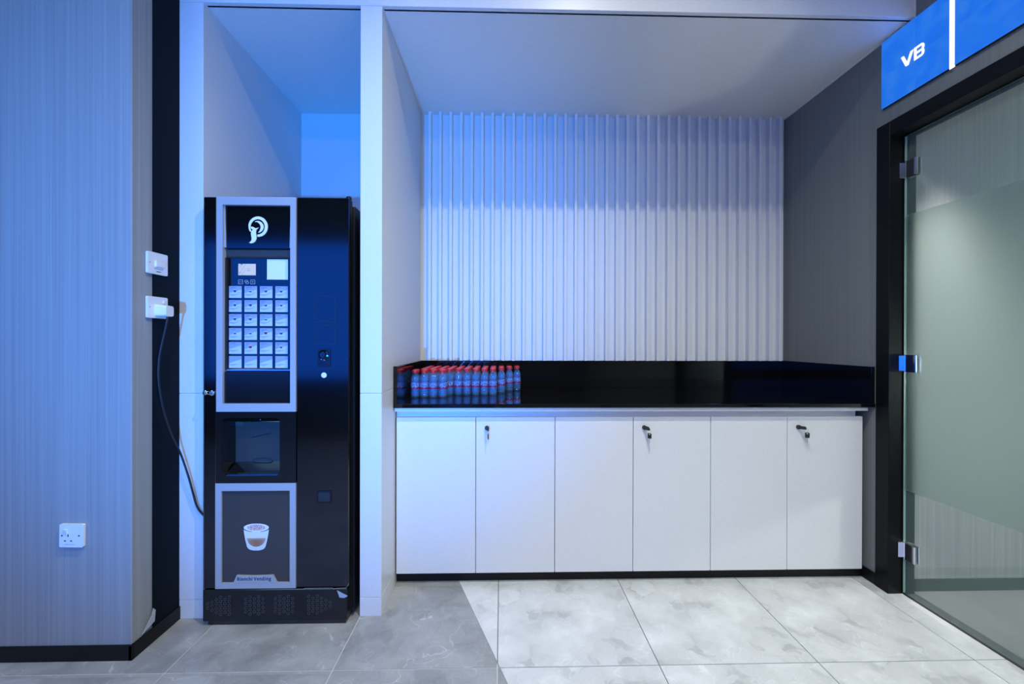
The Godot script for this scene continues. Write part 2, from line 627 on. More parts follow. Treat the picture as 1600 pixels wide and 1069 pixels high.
func floor_tiles() -> void:
	var f := struct("floor", MB.new().box(Vector3(-4.3, -0.12, -2.9), Vector3(1.935, -0.002, 4.1)), M.grout_dark, "grey stone tile floor, darker tiles left of a diagonal cut", "floor")
	# the cut between the two kinds of tile, and the pale grout of the darker side
	var p0 := Vector2(-0.21, -2.15)
	var dir := (Vector2(0.024, -1.505) - p0).normalized()
	var a := p0 - dir * 1.2
	var b := p0 + dir * 8.0
	var dark_side := PackedVector2Array([a, b, Vector2(-9, b.y), Vector2(-9, a.y)])
	var light_side := PackedVector2Array([a, b, Vector2(9, b.y), Vector2(9, a.y)])
	var room := rect(-4.2, -2.8, 1.93, 4.0)
	var down := facing(Vector3.ZERO, Vector3.RIGHT, Vector3.BACK)   # local (x, y) -> world (x, z), local z points down
	for q in Geometry2D.intersect_polygons(dark_side, rect(-4.2, -2.8, 1.9, 4.0)):
		for g in Geometry2D.offset_polygon(q, -0.002):
			part("grout", MB.new().prism(g, 0.0014, 0.0022, down), M.grout_light, f, "pale grout between the darker tiles")
	var lights := []
	var darks := []
	var li := stone_image(true)
	var di := stone_image(false)
	for k in 5:
		var off := Vector3(0.27 + 0.11 * k, 0.0, 0.71 - 0.12 * k)
		lights.append(triplanar(mat(Color.WHITE, 0.28), li, Vector3(0.8, 0.8, 0.8), false, off))
		darks.append(triplanar(mat(Color.WHITE, 0.30), di, Vector3(0.8, 0.8, 0.8), false, off))
	var pitch := 0.605
	var rng := RandomNumberGenerator.new()
	rng.seed = 5
	for i in range(-7, 4):
		for j in range(-2, 10):
			var x0 := -0.013 + i * pitch
			var z0 := -1.581 + j * pitch
			var cellr := rect(x0 + 0.0012, z0 + 0.0012, x0 + pitch - 0.0012, z0 + pitch - 0.0012)
			var k := rng.randi() % 5
			for q in Geometry2D.intersect_polygons(cellr, room):
				for side in 2:
					for piece in Geometry2D.intersect_polygons(q, dark_side if side == 0 else light_side):
						for h in Geometry2D.offset_polygon(piece, -0.0006):
							tile(h, darks[k] if side == 0 else lights[k], f)


func tile(poly: PackedVector2Array, m: Material, f: Node3D) -> void:
	var c := Vector2.ZERO
	for q in poly:
		c += q / poly.size()
	var lo := PackedVector2Array()
	for q in poly:
		lo.append(q - c)
	var mb := MB.new().prism(lo, 0.0, 0.004, facing(Vector3.ZERO, Vector3.RIGHT, Vector3.BACK))
	var o := MeshInstance3D.new()
	o.name = numbered("tile", f)
	o.mesh = mb.mesh()
	o.material_override = m
	o.position = Vector3(c.x, 0, c.y)
	f.add_child(o, true)


# white panels that frame the niche
func panels() -> void:
	var d := 0.0008
	for k in 2:
		var x0: float = [X_COL + 0.002, X_DIV_L][k]
		var x1: float = [X_NICHE, X_DIV_R][k]
		var root := struct(["wall_niche", "wall_divider"][k], MB.new().box(Vector3(x0 + 0.004, 0, Z_BACK), Vector3(x1 - 0.004, Y_SOFFIT, Z_FRONT - 0.004)), M.grout_light,
			["white panelled side wall left of the coffee machine", "white panelled divider between coffee machine and counter"][k], "wall", Vector3((x0 + x1) / 2, 0, (Z_BACK + Z_FRONT) / 2))
		part("skirting", MB.new().box(Vector3(x0, 0, Z_BACK), Vector3(x1, 0.082 - d, Z_FRONT), 0.001), M.laminate, root)
		part("panel", MB.new().box(Vector3(x0, 0.082 + d, Z_BACK), Vector3(x1, 0.98 - d, Z_FRONT), 0.001), M.laminate, root)
		part("panel", MB.new().box(Vector3(x0, 0.98 + d, Z_BACK), Vector3(x1, Y_SOFFIT - 0.001, Z_FRONT), 0.001), M.laminate, root)
	struct("trim_2", MB.new().box(Vector3(X_COL + 0.002, Y_SOFFIT, Z_FRONT - 0.03), Vector3(X_RIGHT - 0.004, FLOOR_CEIL, Z_FRONT), 0.001), M.laminate, "white fascia board across the top of the niche", "trim")
	var e := MB.new()
	e.box(Vector3(X_RIGHT - 0.005, Y_SOFFIT - 0.004, Z_BACK), Vector3(X_RIGHT, FLOOR_CEIL, Z_FRONT + 0.002))
	struct("trim_3", e, M.plastic, "thin white edge strip where the niche ceiling meets the dark wall", "trim")
	var g := MB.new()
	for x in [X_DIV_R, X_NICHE]:
		g.box(Vector3(x, Y_SOFFIT - 0.003, Z_BACK), Vector3(x + 0.003, Y_SOFFIT, Z_FRONT - 0.002))
	struct("trim_4", g, M.plastic, "thin white beads along the tops of the panelled sides", "trim")


func slat_wall() -> void:
	var at := Vector3((X_DIV_R + X_RIGHT) / 2, 1.083, Z_BACK)
	var t := thing("slat_panel", at, "white vertical slat wall panel above the black counter", "wall panel")
	part("backing", MB.new().box(Vector3(X_DIV_R, 1.083, Z_BACK), Vector3(X_RIGHT, Y_SOFFIT, Z_BACK + 0.004)), M.slat, t)
	var n := 35
	var s := MB.new().box(Vector3(-0.009, 0, 0.004), Vector3(0.009, Y_SOFFIT - 1.083, 0.046), 0.0012).mesh()
	for i in n:
		var o := MeshInstance3D.new()
		o.name = numbered("slat", t)
		o.mesh = s
		o.material_override = M.slat
		o.position = Vector3(lerpf(-0.463, 1.822, float(i) / (n - 1)) - at.x, 0, 0)
		t.add_child(o, true)


# ---------------------------------------------------------------- glass door
func door() -> void:
	var x0 := X_RIGHT - 0.010
	var x1 := 1.988
	var root := struct("door_1", MB.new().box(Vector3(x0, 0, -2.077), Vector3(x1, 2.267, -2.005), 0.0015), M.frame_black, "black framed glass door with a frosted band", "door", Vector3(1.93, 0, -1.5))
	part("jamb", MB.new().box(Vector3(x0, 0, -1.055), Vector3(x1, 2.267, -0.983), 0.0015), M.frame_black, root)
	part("head", MB.new().box(Vector3(x0, 2.20, -2.005), Vector3(x1, 2.267, -1.055), 0.0015), M.frame_black, root)
	var st := MB.new().box(Vector3(1.942, 0, -2.005), Vector3(1.954, 2.2, -1.993))
	st.box(Vector3(1.942, 2.188, -1.993), Vector3(1.954, 2.2, -1.055))
	part("stop_bead", st, M.frame_black, root)
	part("threshold", MB.new().box(Vector3(1.926, -0.02, -2.0), Vector3(1.99, 0.0015, -1.056)), M.dark_grey, root)
	var glass := mat(Color(0.80, 0.97, 0.92, 0.06), 0.02, 0.0, 0.33)
	glass.transparency = BaseMaterial3D.TRANSPARENCY_ALPHA
	var edge := mat(lin(0.20, 0.32, 0.28), 0.25)
	var pane := part("glass_pane", MB.new().box(Vector3(1.926, 0.010, -1.997), Vector3(1.934, 2.192, -1.062)), glass, root)
	part("glass_edge", MB.new().box(Vector3(1.925, 0.010, -2.0005), Vector3(1.935, 2.192, -1.9975), 0.0005), edge, pane)
	var film := mat(Color(0.93, 0.98, 0.96, 0.0), 0.45)
	film.refraction_enabled = true
	film.refraction_scale = 0.03
	part("frosted_film", MB.new().box(Vector3(1.9235, 0.505, -1.996), Vector3(1.9254, 1.812, -1.063)), film, root)
	for y in [2.03, 1.108, 0.215]:
		var h := part("hinge", MB.new().box(Vector3(1.916, y - 0.041, -2.006), Vector3(1.948, y + 0.041, -1.985), 0.002), M.chrome, root)
		part("clamp", MB.new().box(Vector3(1.918, y - 0.041, -1.992), Vector3(1.928, y + 0.041, -1.935), 0.002), M.chrome, h)
		part("clamp", MB.new().box(Vector3(1.9385, y - 0.041, -1.992), Vector3(1.948, y + 0.041, -1.935), 0.002), M.chrome, h)
		part("wall_plate", MB.new().box(Vector3(1.902, y - 0.036, -2.006), Vector3(1.962, y + 0.036, -1.999), 0.001), M.chrome, h)


func led_sign() -> void:
	var at := Vector3(X_RIGHT, 2.344, -0.6)
	var t := thing("led_sign", at, "long blue LED sign with white VB letters above the door", "sign")
	var blue := glow(lin(0.02, 0.175, 1.0), 0.95)
	var img := Image.create(256, 256, false, Image.FORMAT_RGB8)
	var a := noise(61, 0.02, FastNoiseLite.TYPE_SIMPLEX_SMOOTH, 4)
	for y in 256:
		for x in 256:
			var d := 1.0 if (x % 2 + y % 2) < 2 else 0.8
			var s := a.get_noise_2d(x, y) * 0.5 + 0.5
			img.set_pixel(x, y, Color(lerpf(0.06, 0.26, s * s), lerpf(0.42, 0.53, s), 0.97) * d)
	blue.emission = Color.WHITE
	blue.emission_operator = BaseMaterial3D.EMISSION_OP_MULTIPLY
	blue.emission_texture = ImageTexture.create_from_image(img)
	blue.uv1_triplanar = true
	blue.uv1_world_triplanar = true
	blue.uv1_scale = Vector3(1.6, 1.6, 1.6)
	var white := glow(Color.WHITE, 1.1)
	part("cabinet", MB.new().box(Vector3(X_RIGHT - 0.012, 2.344, -2.047), Vector3(X_RIGHT, 2.667, 0.9), 0.001), M.matte_black, t)
	part("screen", MB.new().box(Vector3(X_RIGHT - 0.014, 2.345, -2.046), Vector3(X_RIGHT - 0.012, 2.666, 0.899)), blue, t)
	part("divider_bar", MB.new().box(Vector3(X_RIGHT - 0.0155, 2.338, -1.728), Vector3(X_RIGHT - 0.012, 2.667, -1.708)), white, t)
	# letters run towards the camera: local x = +z world, local y = up, out = -x
	var xf := facing(Vector3(X_RIGHT - 0.014, 2.474, -1.942), Vector3.BACK, Vector3.UP)
	var vv := MB.new().prism(PackedVector2Array([Vector2(0, 0.054), Vector2(0.013, 0.054), Vector2(0.0295, 0.015), Vector2(0.046, 0.054), Vector2(0.059, 0.054), Vector2(0.036, 0.0), Vector2(0.023, 0.0)]), 0.0, 0.003, xf)
	part("letter", vv, white, t)
	var bm := MB.new()
	bm.prism(rect(0.063, 0.0, 0.0735, 0.056), 0.0, 0.003, xf)
	for y in [0.0, 0.0235, 0.047]:
		bm.prism(rect(0.0735, y, 0.096, y + 0.009), 0.0, 0.003, xf)
	for k in 2:
		var cy: float = [0.01625, 0.03975][k]
		var ro := 0.01625
		var oo := PackedVector2Array()
		for i in 13:
			var w := -PI / 2 + PI * i / 12
			oo.append(Vector2(0.096 + cos(w) * 0.013, cy + sin(w) * ro))
		for i in 13:
			var w := PI / 2 - PI * i / 12
			oo.append(Vector2(0.096 + cos(w) * 0.0035, cy + sin(w) * (ro - 0.009)))
		bm.prism(oo, 0.0, 0.003, xf)
	part("letter", bm, white, t)
	var l := AreaLight3D.new()
	l.name = "light"
	l.area_size = Vector2(2.9, 0.3)
	l.light_color = lin(0.03, 0.2, 1.0)
	l.light_energy = 0.25
	l.area_range = 10.0
	l.shadow_enabled = true
	l.rotation.y = PI / 2
	l.position = Vector3(-0.03, 0.16, 0.03)
	t.add_child(l, true)


# ---------------------------------------------------------------- cabinets and counter
func cabinets() -> void:
	var xs := [-0.520, -0.127, 0.267, 0.660, 1.053, 1.4445, 1.834]
	var z := -2.125
	var y0 := 0.057
	var y1 := 0.831
	var names := ["white two-door base cabinet at the left, against the divider", "white two-door base cabinet in the middle of the three", "white two-door base cabinet at the right, beside the dark wall"]
	var body := mat(lin(0.16, 0.16, 0.165), 0.6)
	for k in 3:
		var a: float = xs[k * 2]
		var b: float = xs[k * 2 + 2]
		var t := thing("base_cabinet", Vector3((a + b) / 2, y0, z - 0.28), names[k], "cabinet", "white base cabinets under the counter")
		part("body", MB.new().box(Vector3(a + (0.0 if k else 0.002), y0, Z_BACK + 0.01), Vector3(b - 0.0005, y1 - 0.006, z - 0.02)), body if k < 2 else M.laminate, t)
		for s in 2:
			var p: float = xs[k * 2 + s]
			var q: float = xs[k * 2 + s + 1]
			var d := part("cabinet_door", MB.new().box(Vector3(p + 0.0015, y0, z - 0.018), Vector3(q - 0.0015, y1, z), 0.0008), M.laminate, t)
			if s == 1:
				var c := Vector3(p + 0.055, 0.779, z)
				var xf := facing(c, Vector3.RIGHT, Vector3.BACK)
				var ax := Transform3D(Basis(Vector3.RIGHT, Vector3.BACK, Vector3.DOWN), c)
				part("lock", MB.new().lathe([Vector2(0.0, 0.0), Vector2(0.011, 0.0), Vector2(0.011, 0.010), Vector2(0.0095, 0.012), Vector2(0, 0.012)], 20, ax), M.dark_grey, d)
				keys(k, c)
	struct("trim_5", MB.new().box(Vector3(X_DIV_R + 0.001, 0, z - 0.056), Vector3(X_RIGHT - 0.008, 0.056, z - 0.036)), M.black_board, "black recessed kick board under the cabinets", "trim")
	var t := thing("support_board", Vector3(0.65, 0.866, -2.4), "thin white board under the black counter top", "board")
	part("board", MB.new().box(Vector3(-0.524, 0.864, Z_BACK + 0.012), Vector3(1.840, 0.8825, -2.101), 0.0008), M.laminate, t)
	part("rail", MB.new().box(Vector3(-0.524, 0.826, -2.165), Vector3(1.812, 0.864, -2.146)), M.laminate, t)


func keys(k: int, c: Vector3) -> void:
	var where: String = ["second door from the left", "fourth door from the left", "rightmost door"][k]
	var t := thing("key_set", c + Vector3(0, -0.02, 0.03), "pair of black-headed keys hanging from the lock of the " + where, "keys", "keys in the cabinet locks")
	var turn: float = [1.35, 0.9, 0.45][k]   # how far the key heads are turned from facing the viewer
	var dx: float = [0.001, 0.004, 0.008][k]
	var ax := Vector3(cos(turn), 0, sin(turn))
	# key in the lock: the head stands out towards the viewer
	var kx := Vector3(0.25 + 0.3 * k, 0, 1).normalized()
	var xf := facing(c + Vector3(0, 0, 0.012), kx, Vector3.UP.rotated(kx, 0.3 * (k + 1)))
	part("key", MB.new().prism(rrect(0.004, -0.0105, 0.028, 0.0105, 0.005), -0.0035, 0.0035, xf), M.matte_black, t)
	var e: Vector3 = c + Vector3(0, 0, 0.012) + kx * 0.022
	var loop := []
	for i in 20:
		var w := TAU * i / 20
		loop.append(e + Vector3(dx, -0.012, 0) + Vector3.UP * cos(w) * 0.011 + ax * sin(w) * 0.009)
	part("key_ring", MB.new().tube(loop, 0.0008, 5, true), M.chrome, t)
	var h := e + Vector3(dx * 1.6, -0.023, 0)
	var hx := facing(h, ax, Vector3.UP)
	var key := part("key", MB.new().ring(rrect(-0.010, -0.026, 0.010, 0.0, 0.004), rrect(-0.004, -0.0075, 0.004, -0.0035, 0.0015), -0.0014, 0.0014, hx), M.matte_black, t)
	part("blade", MB.new().prism(PackedVector2Array([Vector2(-0.003, -0.026), Vector2(0.003, -0.026), Vector2(0.003, -0.046), Vector2(0.001, -0.051), Vector2(-0.001, -0.050), Vector2(-0.003, -0.044), Vector2(-0.002, -0.040), Vector2(-0.003, -0.036)]), -0.0008, 0.0008, hx), M.chrome, key)


func counter() -> void:
	var t := thing("countertop", Vector3(0.67, 0.883, -2.43), "long glossy black stone counter top with upstands on three sides", "countertop")
	part("slab", MB.new().box(Vector3(X_DIV_R + 0.001, 0.883, Z_BACK + 0.002), Vector3(X_RIGHT - 0.001, 0.903, -2.085), 0.0025), M.stone_black, t)
	part("upstand", MB.new().box(Vector3(X_DIV_R + 0.001, 0.9031, Z_BACK + 0.006), Vector3(X_RIGHT - 0.001, 1.082, Z_BACK + 0.026), 0.0012), M.stone_black, t)
	part("upstand", MB.new().box(Vector3(X_DIV_R + 0.001, 0.9031, Z_BACK + 0.027), Vector3(X_DIV_R + 0.019, 1.086, -2.088), 0.0012), M.stone_black, t)
	part("upstand", MB.new().box(Vector3(X_RIGHT - 0.019, 0.9031, Z_BACK + 0.027), Vector3(X_RIGHT - 0.001, 1.086, -2.090), 0.0012), M.stone_black, t)


# ---------------------------------------------------------------- bottles
func bottles() -> void:
	var shell := mat(Color(0.85, 0.96, 1.0, 0.03), 0.03)
	shell.transparency = BaseMaterial3D.TRANSPARENCY_ALPHA
	var water := mat(Color(0.12, 0.60, 0.95, 0.20), 0.35)
	water.transparency = BaseMaterial3D.TRANSPARENCY_ALPHA
	var img := Image.create(128, 32, false, Image.FORMAT_RGBA8)
	var nz := noise(71, 0.12, FastNoiseLite.TYPE_SIMPLEX_SMOOTH, 2)
	for x in 128:
		for y in 32:
			var c := Color(0.45, 0.66, 0.92, 0.34)
			var w := nz.get_noise_2d(x, y)
			if y > 24 + sin(x * 0.35) * 1.5:
				c = Color(0.62, 0.02, 0.14, 0.8)
			elif y < 4:
				c = Color(0.45, 0.12, 0.4, 0.4)
			elif w > 0.24:
				c = Color(0.70, 0.82, 1.0, 0.5)
			elif w < -0.36:
				c = Color(0.35, 0.12, 0.45, 0.55)
			img.set_pixel(x, y, c)
	var paper := mat(Color.WHITE, 0.4)
	paper.albedo_texture = ImageTexture.create_from_image(img)
	paper.transparency = BaseMaterial3D.TRANSPARENCY_ALPHA
	var R := 0.0232
	var body := MB.new().lathe([Vector2(0, 0.004), Vector2(0.014, 0.0), Vector2(0.020, 0.001), Vector2(R, 0.006), Vector2(R, 0.018), Vector2(R - 0.0015, 0.021), Vector2(R, 0.024),
		Vector2(R, 0.030), Vector2(R - 0.0015, 0.033), Vector2(R, 0.036), Vector2(R, 0.043), Vector2(R - 0.001, 0.046), Vector2(R - 0.001, 0.088), Vector2(R, 0.091), Vector2(R, 0.098),
		Vector2(0.0215, 0.107), Vector2(0.0175, 0.118), Vector2(0.0135, 0.127), Vector2(0.0125, 0.132), Vector2(0.0125, 0.136), Vector2(0, 0.136)], 20).mesh()
	var fill := MB.new().lathe([Vector2(0, 0.006), Vector2(0.019, 0.006), Vector2(R - 0.003, 0.010), Vector2(R - 0.003, 0.098), Vector2(0.0190, 0.107), Vector2(0.015, 0.116), Vector2(0.0, 0.117)], 16).mesh()
	var cap := MB.new().lathe([Vector2(0.0, 0.1345), Vector2(0.0162, 0.1345), Vector2(0.0164, 0.137), Vector2(0.0160, 0.148), Vector2(0.0148, 0.150), Vector2(0, 0.150)], 20).mesh()
	var lab := MB.new().lathe([Vector2(R - 0.0002, 0.047), Vector2(R - 0.0002, 0.087)], 20).mesh()
	var spots := []   # x, first row, last row, which column, which block
	for k in 4:
		spots.append([-0.468 + 0.0493 * k, 0, 1, k, 0])
	var first := [2, 2, 2, 2, 2, 2, 2, 2, 2, 4, 6, 7]
	for k in 12:
		spots.append([-0.4415 + 0.049 * k, first[k], 8, k, 1])
	var nth := ["first", "second", "third", "fourth", "fifth", "sixth", "seventh", "eighth", "ninth", "tenth", "eleventh", "twelfth"]
	var proto: Node3D
	var rng := RandomNumberGenerator.new()
	rng.seed = 12
	for q in spots:
		for i in range(q[1], int(q[2]) + 1):
			var o: Node3D
			var at := Vector3(q[0] + rng.randf_range(-0.0008, 0.0008), 0.9032, -2.326 - i * 0.0487)
			var deep: int = i - int(q[1])
			var label := "red-capped water bottle, %s of the jutting left block, %s from the left" % ["front row" if deep == 0 else "second row", nth[q[3]]]
			if q[4] == 1:
				label = "red-capped water bottle of the main block, %s column from the left, %s from its front" % [nth[q[3]], nth[deep]]
			if proto == null:
				proto = thing("water_bottle", at, label, "bottle", "water bottles on the counter")
				o = proto
				for pt in [["bottle", body, shell], ["water", fill, water], ["cap", cap, M.red], ["label_band", lab, paper]]:
					var mi := MeshInstance3D.new()
					mi.name = pt[0]
					mi.mesh = pt[1]
					mi.material_override = pt[2]
					proto.add_child(mi, true)
			else:
				o = proto.duplicate()
				o.name = numbered("water_bottle", self)
				add_child(o, true)
				o.position = at
				tag(o, label, "bottle", "water bottles on the counter")
			o.rotation.y = rng.randf() * TAU


# ---------------------------------------------------------------- coffee machine
func machine() -> void:
	var zf := -1.84
	var L := -1.262
	var R := -0.650
	var t := thing("vending_machine", Vector3((L + R) / 2, 0, -2.17), "tall glossy black coffee vending machine in the white niche", "vending machine")
	part("body", MB.new().box(Vector3(-1.256, 0.03, -2.50), Vector3(-0.641, 1.795, -1.956), 0.004).ring(rect(-1.256, 0.03, -0.641, 1.795), rect(-1.235, 0.05, -0.662, 1.775), -1.957, -1.884), M.satin_black, t)
	part("side_panel", MB.new().box(Vector3(L, 0.157, -1.882), Vector3(-1.2085, 1.818, zf), 0.003), M.gloss_black, t)
	var rp := part("door_panel", MB.new().box(Vector3(-0.8725, 0.157, -1.882), Vector3(R, 1.82, zf), 0.004), M.gloss_black, t)
	part("hinge_knob", MB.new().lathe([Vector2(0, 0), Vector2(0.012, 0), Vector2(0.012, 0.008), Vector2(0.008, 0.012), Vector2(0, 0.012)], 16, Transform3D(Basis.IDENTITY, Vector3(-0.66, 1.819, -1.862))), M.satin_black, t)
	# upper framed window
	var uf := part("upper_frame", MB.new().ring(rect(-1.207, 0.908, -0.8738, 1.819), rect(-1.181, 0.9425, -0.898, 1.785), -1.882, zf + 0.002), M.silver, t)
	var lp := part("logo_panel", MB.new().box(Vector3(-1.181, 1.604, -1.88), Vector3(-0.898, 1.785, -1.852)), M.gloss_black, t)
	for s in 2:
		var xa: float = [-1.1805, -0.8985][s]
		var sg: float = [1.0, -1.0][s]
		part("edge_trim", MB.new().prism(PackedVector2Array([Vector2(0, 0), Vector2(0.0075 * sg, 0.0), Vector2(0.006 * sg, 0.06), Vector2(0.004 * sg, 0.12), Vector2(0.0035 * sg, 0.178), Vector2(0, 0.178)]), 0.0, 0.004, Transform3D(Basis.IDENTITY, Vector3(xa, 1.606, -1.852))), M.silver, lp)
	emblem(lp, Vector3(-1.0405, 1.6955, -1.852))
	part("ledge", MB.new().box(Vector3(-1.181, 1.564, -1.88), Vector3(-0.898, 1.604, -1.858), 0.006), M.dark_grey, t)
	# keypad
	var kp := part("keypad", MB.new().box(Vector3(-1.176, 1.088, -1.88), Vector3(-0.899, 1.563, -1.868)), M.gloss_black, t)
	part("left_bevel", MB.new().prism(PackedVector2Array([Vector2(0, 0), Vector2(0.006, 0), Vector2(0.006, 0.48), Vector2(0, 0.48)]), 0.0, 0.014, Transform3D(Basis.IDENTITY, Vector3(-1.181, 1.084, -1.868))), M.matte_black, kp)
	part("chrome_edge", MB.new().box(Vector3(-1.178, 1.077, -1.88), Vector3(-0.899, 1.0895, -1.855), 0.004), M.chrome, kp, "chrome edge under the buttons")
	part("display", MB.new().box(Vector3(-1.133, 1.491, -1.869), Vector3(-1.059, 1.540, -1.8672)), card_material(), kp)
	part("notice", MB.new().box(Vector3(-1.011, 1.473, -1.869), Vector3(-0.922, 1.560, -1.8672)), M.plastic, kp, "blank white notice")
	var ic: Material = M.silver
	for k in 2:
		var x: float = [-1.133, -1.081][k]
		var m := MB.new().ring(rect(x, 1.453, x + 0.019, 1.472), rect(x + 0.0018, 1.4548, x + 0.0172, 1.4702), -1.868, -1.8674)
		m.box(Vector3(x + 0.006, 1.4615, -1.868), Vector3(x + 0.013, 1.4635, -1.8674))
		if k == 1:
			m.box(Vector3(x + 0.0085, 1.459, -1.868), Vector3(x + 0.0105, 1.466, -1.8674))
		part("size_icon", m, ic, kp, ["minus in a small square", "plus in a small square"][k])
	var cup := MB.new().ring(ellipse(-1.0995, 1.4655, 0.0075, 0.0055, 16), ellipse(-1.0995, 1.4655, 0.0058, 0.0038, 16), -1.868, -1.8674)
	cup.ring(ellipse(-1.0955, 1.459, 0.0075, 0.0058, 16), ellipse(-1.0955, 1.459, 0.0058, 0.0042, 16), -1.868, -1.8673)
	part("cup_icon", cup, ic, kp)
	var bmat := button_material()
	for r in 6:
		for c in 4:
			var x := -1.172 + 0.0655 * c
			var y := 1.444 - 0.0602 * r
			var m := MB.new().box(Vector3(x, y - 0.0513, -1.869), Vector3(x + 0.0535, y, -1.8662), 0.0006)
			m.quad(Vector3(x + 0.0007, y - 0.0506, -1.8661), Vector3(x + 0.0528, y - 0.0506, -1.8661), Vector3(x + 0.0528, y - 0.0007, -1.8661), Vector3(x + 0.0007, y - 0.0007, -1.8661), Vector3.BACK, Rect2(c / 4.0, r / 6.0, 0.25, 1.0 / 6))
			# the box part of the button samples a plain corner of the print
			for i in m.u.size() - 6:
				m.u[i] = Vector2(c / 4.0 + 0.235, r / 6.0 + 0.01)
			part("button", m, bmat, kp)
	part("blank_panel", MB.new().box(Vector3(-1.181, 0.9425, -1.88), Vector3(-0.898, 1.077, -1.850), 0.001), M.satin_black, t)
	# dispensing bay
	var bay := part("dispensing_bay", MB.new().ring(rrect(-1.2085, 0.605, -0.8738, 0.907, 0.001), rrect(-1.1857, 0.6354, -0.9425, 0.8803, 0.018), -1.882, zf), M.satin_black, t)
	var tn := MB.new().ring(rrect(-1.205, 0.62, -0.925, 0.895, 0.02), rrect(-1.1857, 0.6354, -0.9425, 0.8803, 0.018), -1.937, -1.882)
	part("tunnel", tn, M.gloss_black, bay)
	part("back_plate", MB.new().box(Vector3(-1.20, 0.62, -1.95), Vector3(-0.93, 0.89, -1.937)), mat(lin(0.055, 0.052, 0.048), 0.3), bay)
	part("visor", MB.new().box(Vector3(-1.186, 0.862, -1.90), Vector3(-0.942, 0.8803, -1.852), 0.003), M.gloss_black, bay)
	var tray := MB.new().prism(PackedVector2Array([Vector2(0, 0), Vector2(0.087, 0), Vector2(0.087, 0.004), Vector2(0.07, 0.007), Vector2(0.012, 0.032), Vector2(0, 0.036)]), 0.948, 1.18, facing(Vector3(0, 0.6335, -1.937), Vector3.BACK, Vector3.UP))
	part("tray", tray, mat(lin(0.5, 0.5, 0.5), 0.14, 1.0), bay, "shiny sloping drip tray")
	var slot := facing(Vector3(-1.068, 0.672, -1.937), Vector3.RIGHT, Vector3.UP)
	part("grip_slot", MB.new().ring(ellipse(0, 0, 0.046, 0.013, 28), ellipse(0, 0, 0.041, 0.009, 28), 0.0, 0.004, slot), M.dark_grey, bay)
	part("sensor_tab", MB.new().box(Vector3(-1.188, 0.828, -1.938), Vector3(-1.150, 0.864, -1.934), 0.001), mat(lin(0.06, 0.06, 0.06), 0.5), bay)
	part("reflected_line", MB.new().box(Vector3(-0.043, -0.0016, -0.001), Vector3(0.043, 0.0016, 0.002), 0.0005), M.matte_black, bay)  # thin bar in place of a line reflected in the back plate
	var sc := bay.get_child(bay.get_child_count() - 1) as MeshInstance3D
	sc.mesh = MB.new().box(Vector3(-0.045, -0.0018, 0.0), Vector3(0.045, 0.0018, 0.002), 0.0005).mesh()
	sc.transform = Transform3D(Basis(Vector3.BACK, 0.23), Vector3(-1.071, 0.786, -1.937) - t.position)
	part("indicator", MB.new().lathe([Vector2(0, 0), Vector2(0.003, 0.0), Vector2(0.002, 0.002), Vector2(0, 0.0025)], 12, Transform3D(Basis(Vector3.RIGHT, Vector3.BACK, Vector3.DOWN), Vector3(-1.03, 0.872, -1.852))), M.chrome, bay)
	# lower framed picture
	part("lower_frame", MB.new().ring(rect(-1.2107, 0.157, -0.8738, 0.604), rect(-1.1855, 0.181, -0.899, 0.572), -1.882, zf + 0.002), M.silver, t)
	var pic := MB.new()
	pic.quad(Vector3(-1.1855, 0.181, -1.846), Vector3(-0.899, 0.181, -1.846), Vector3(-0.899, 0.572, -1.846), Vector3(-1.1855, 0.572, -1.846), Vector3.BACK)
	pic.quad(Vector3(-1.1855, 0.181, -1.87), Vector3(-0.899, 0.181, -1.87), Vector3(-0.899, 0.572, -1.87), Vector3(-1.1855, 0.572, -1.87), Vector3.FORWARD)
	part("picture_panel", pic, picture_material(), t, "grey panel printed with a glass of cappuccino")
	var tab := part("name_tab", MB.new().prism(PackedVector2Array([Vector2(-1.1355, 0.1805), Vector2(-0.9527, 0.1805), Vector2(-0.969, 0.2125), Vector2(-1.0, 0.2112), Vector2(-1.05, 0.2105), Vector2(-1.09, 0.2115), Vector2(-1.1215, 0.2135)]), -1.847, zf + 0.002), M.silver, t)
	lettering(tab, "Bianchi Vending", 0.142, Vector3(-1.0475, 0.1965, zf + 0.0022), mat(lin(0.02, 0.03, 0.09), 0.5), t)
	# coin side
	for k in 2:
		var y0: float = [1.2902, 1.195][k]
		var y1: float = [1.4013, 1.2764][k]
		part("seam", MB.new().ring(rect(-0.7984, y0, -0.7095, y1), rect(-0.7970, y0 + 0.0014, -0.7109, y1 - 0.0014), zf - 0.001, zf + 0.0004), M.matte_black, rp)
	part("lock_plate", MB.new().prism(rrect(-0.783, 1.098, -0.728, 1.176, 0.003), zf - 0.001, zf + 0.002), M.satin_black, rp)
	var ax := Transform3D(Basis(Vector3.RIGHT, Vector3.BACK, Vector3.DOWN), Vector3(-0.7565, 1.150, zf + 0.002))
	part("lock_knob", MB.new().lathe([Vector2(0, 0), Vector2(0.021, 0), Vector2(0.021, 0.004), Vector2(0.013, 0.006), Vector2(0.012, 0.016), Vector2(0, 0.016)], 24, ax), M.gloss_black, rp)
	part("lock_pin", MB.new().box(Vector3(-0.768, 1.1285, zf + 0.002), Vector3(-0.762, 1.133, zf + 0.008), 0.001).box(Vector3(-0.757, 1.126, zf + 0.002), Vector3(-0.748, 1.130, zf + 0.008), 0.001), M.chrome, rp)
	part("round_sticker", MB.new().prism(ellipse(-0.7563, 1.063, 0.0115, 0.0115, 24), zf - 0.001, zf + 0.0006), M.plastic, rp, "small round white sticker")
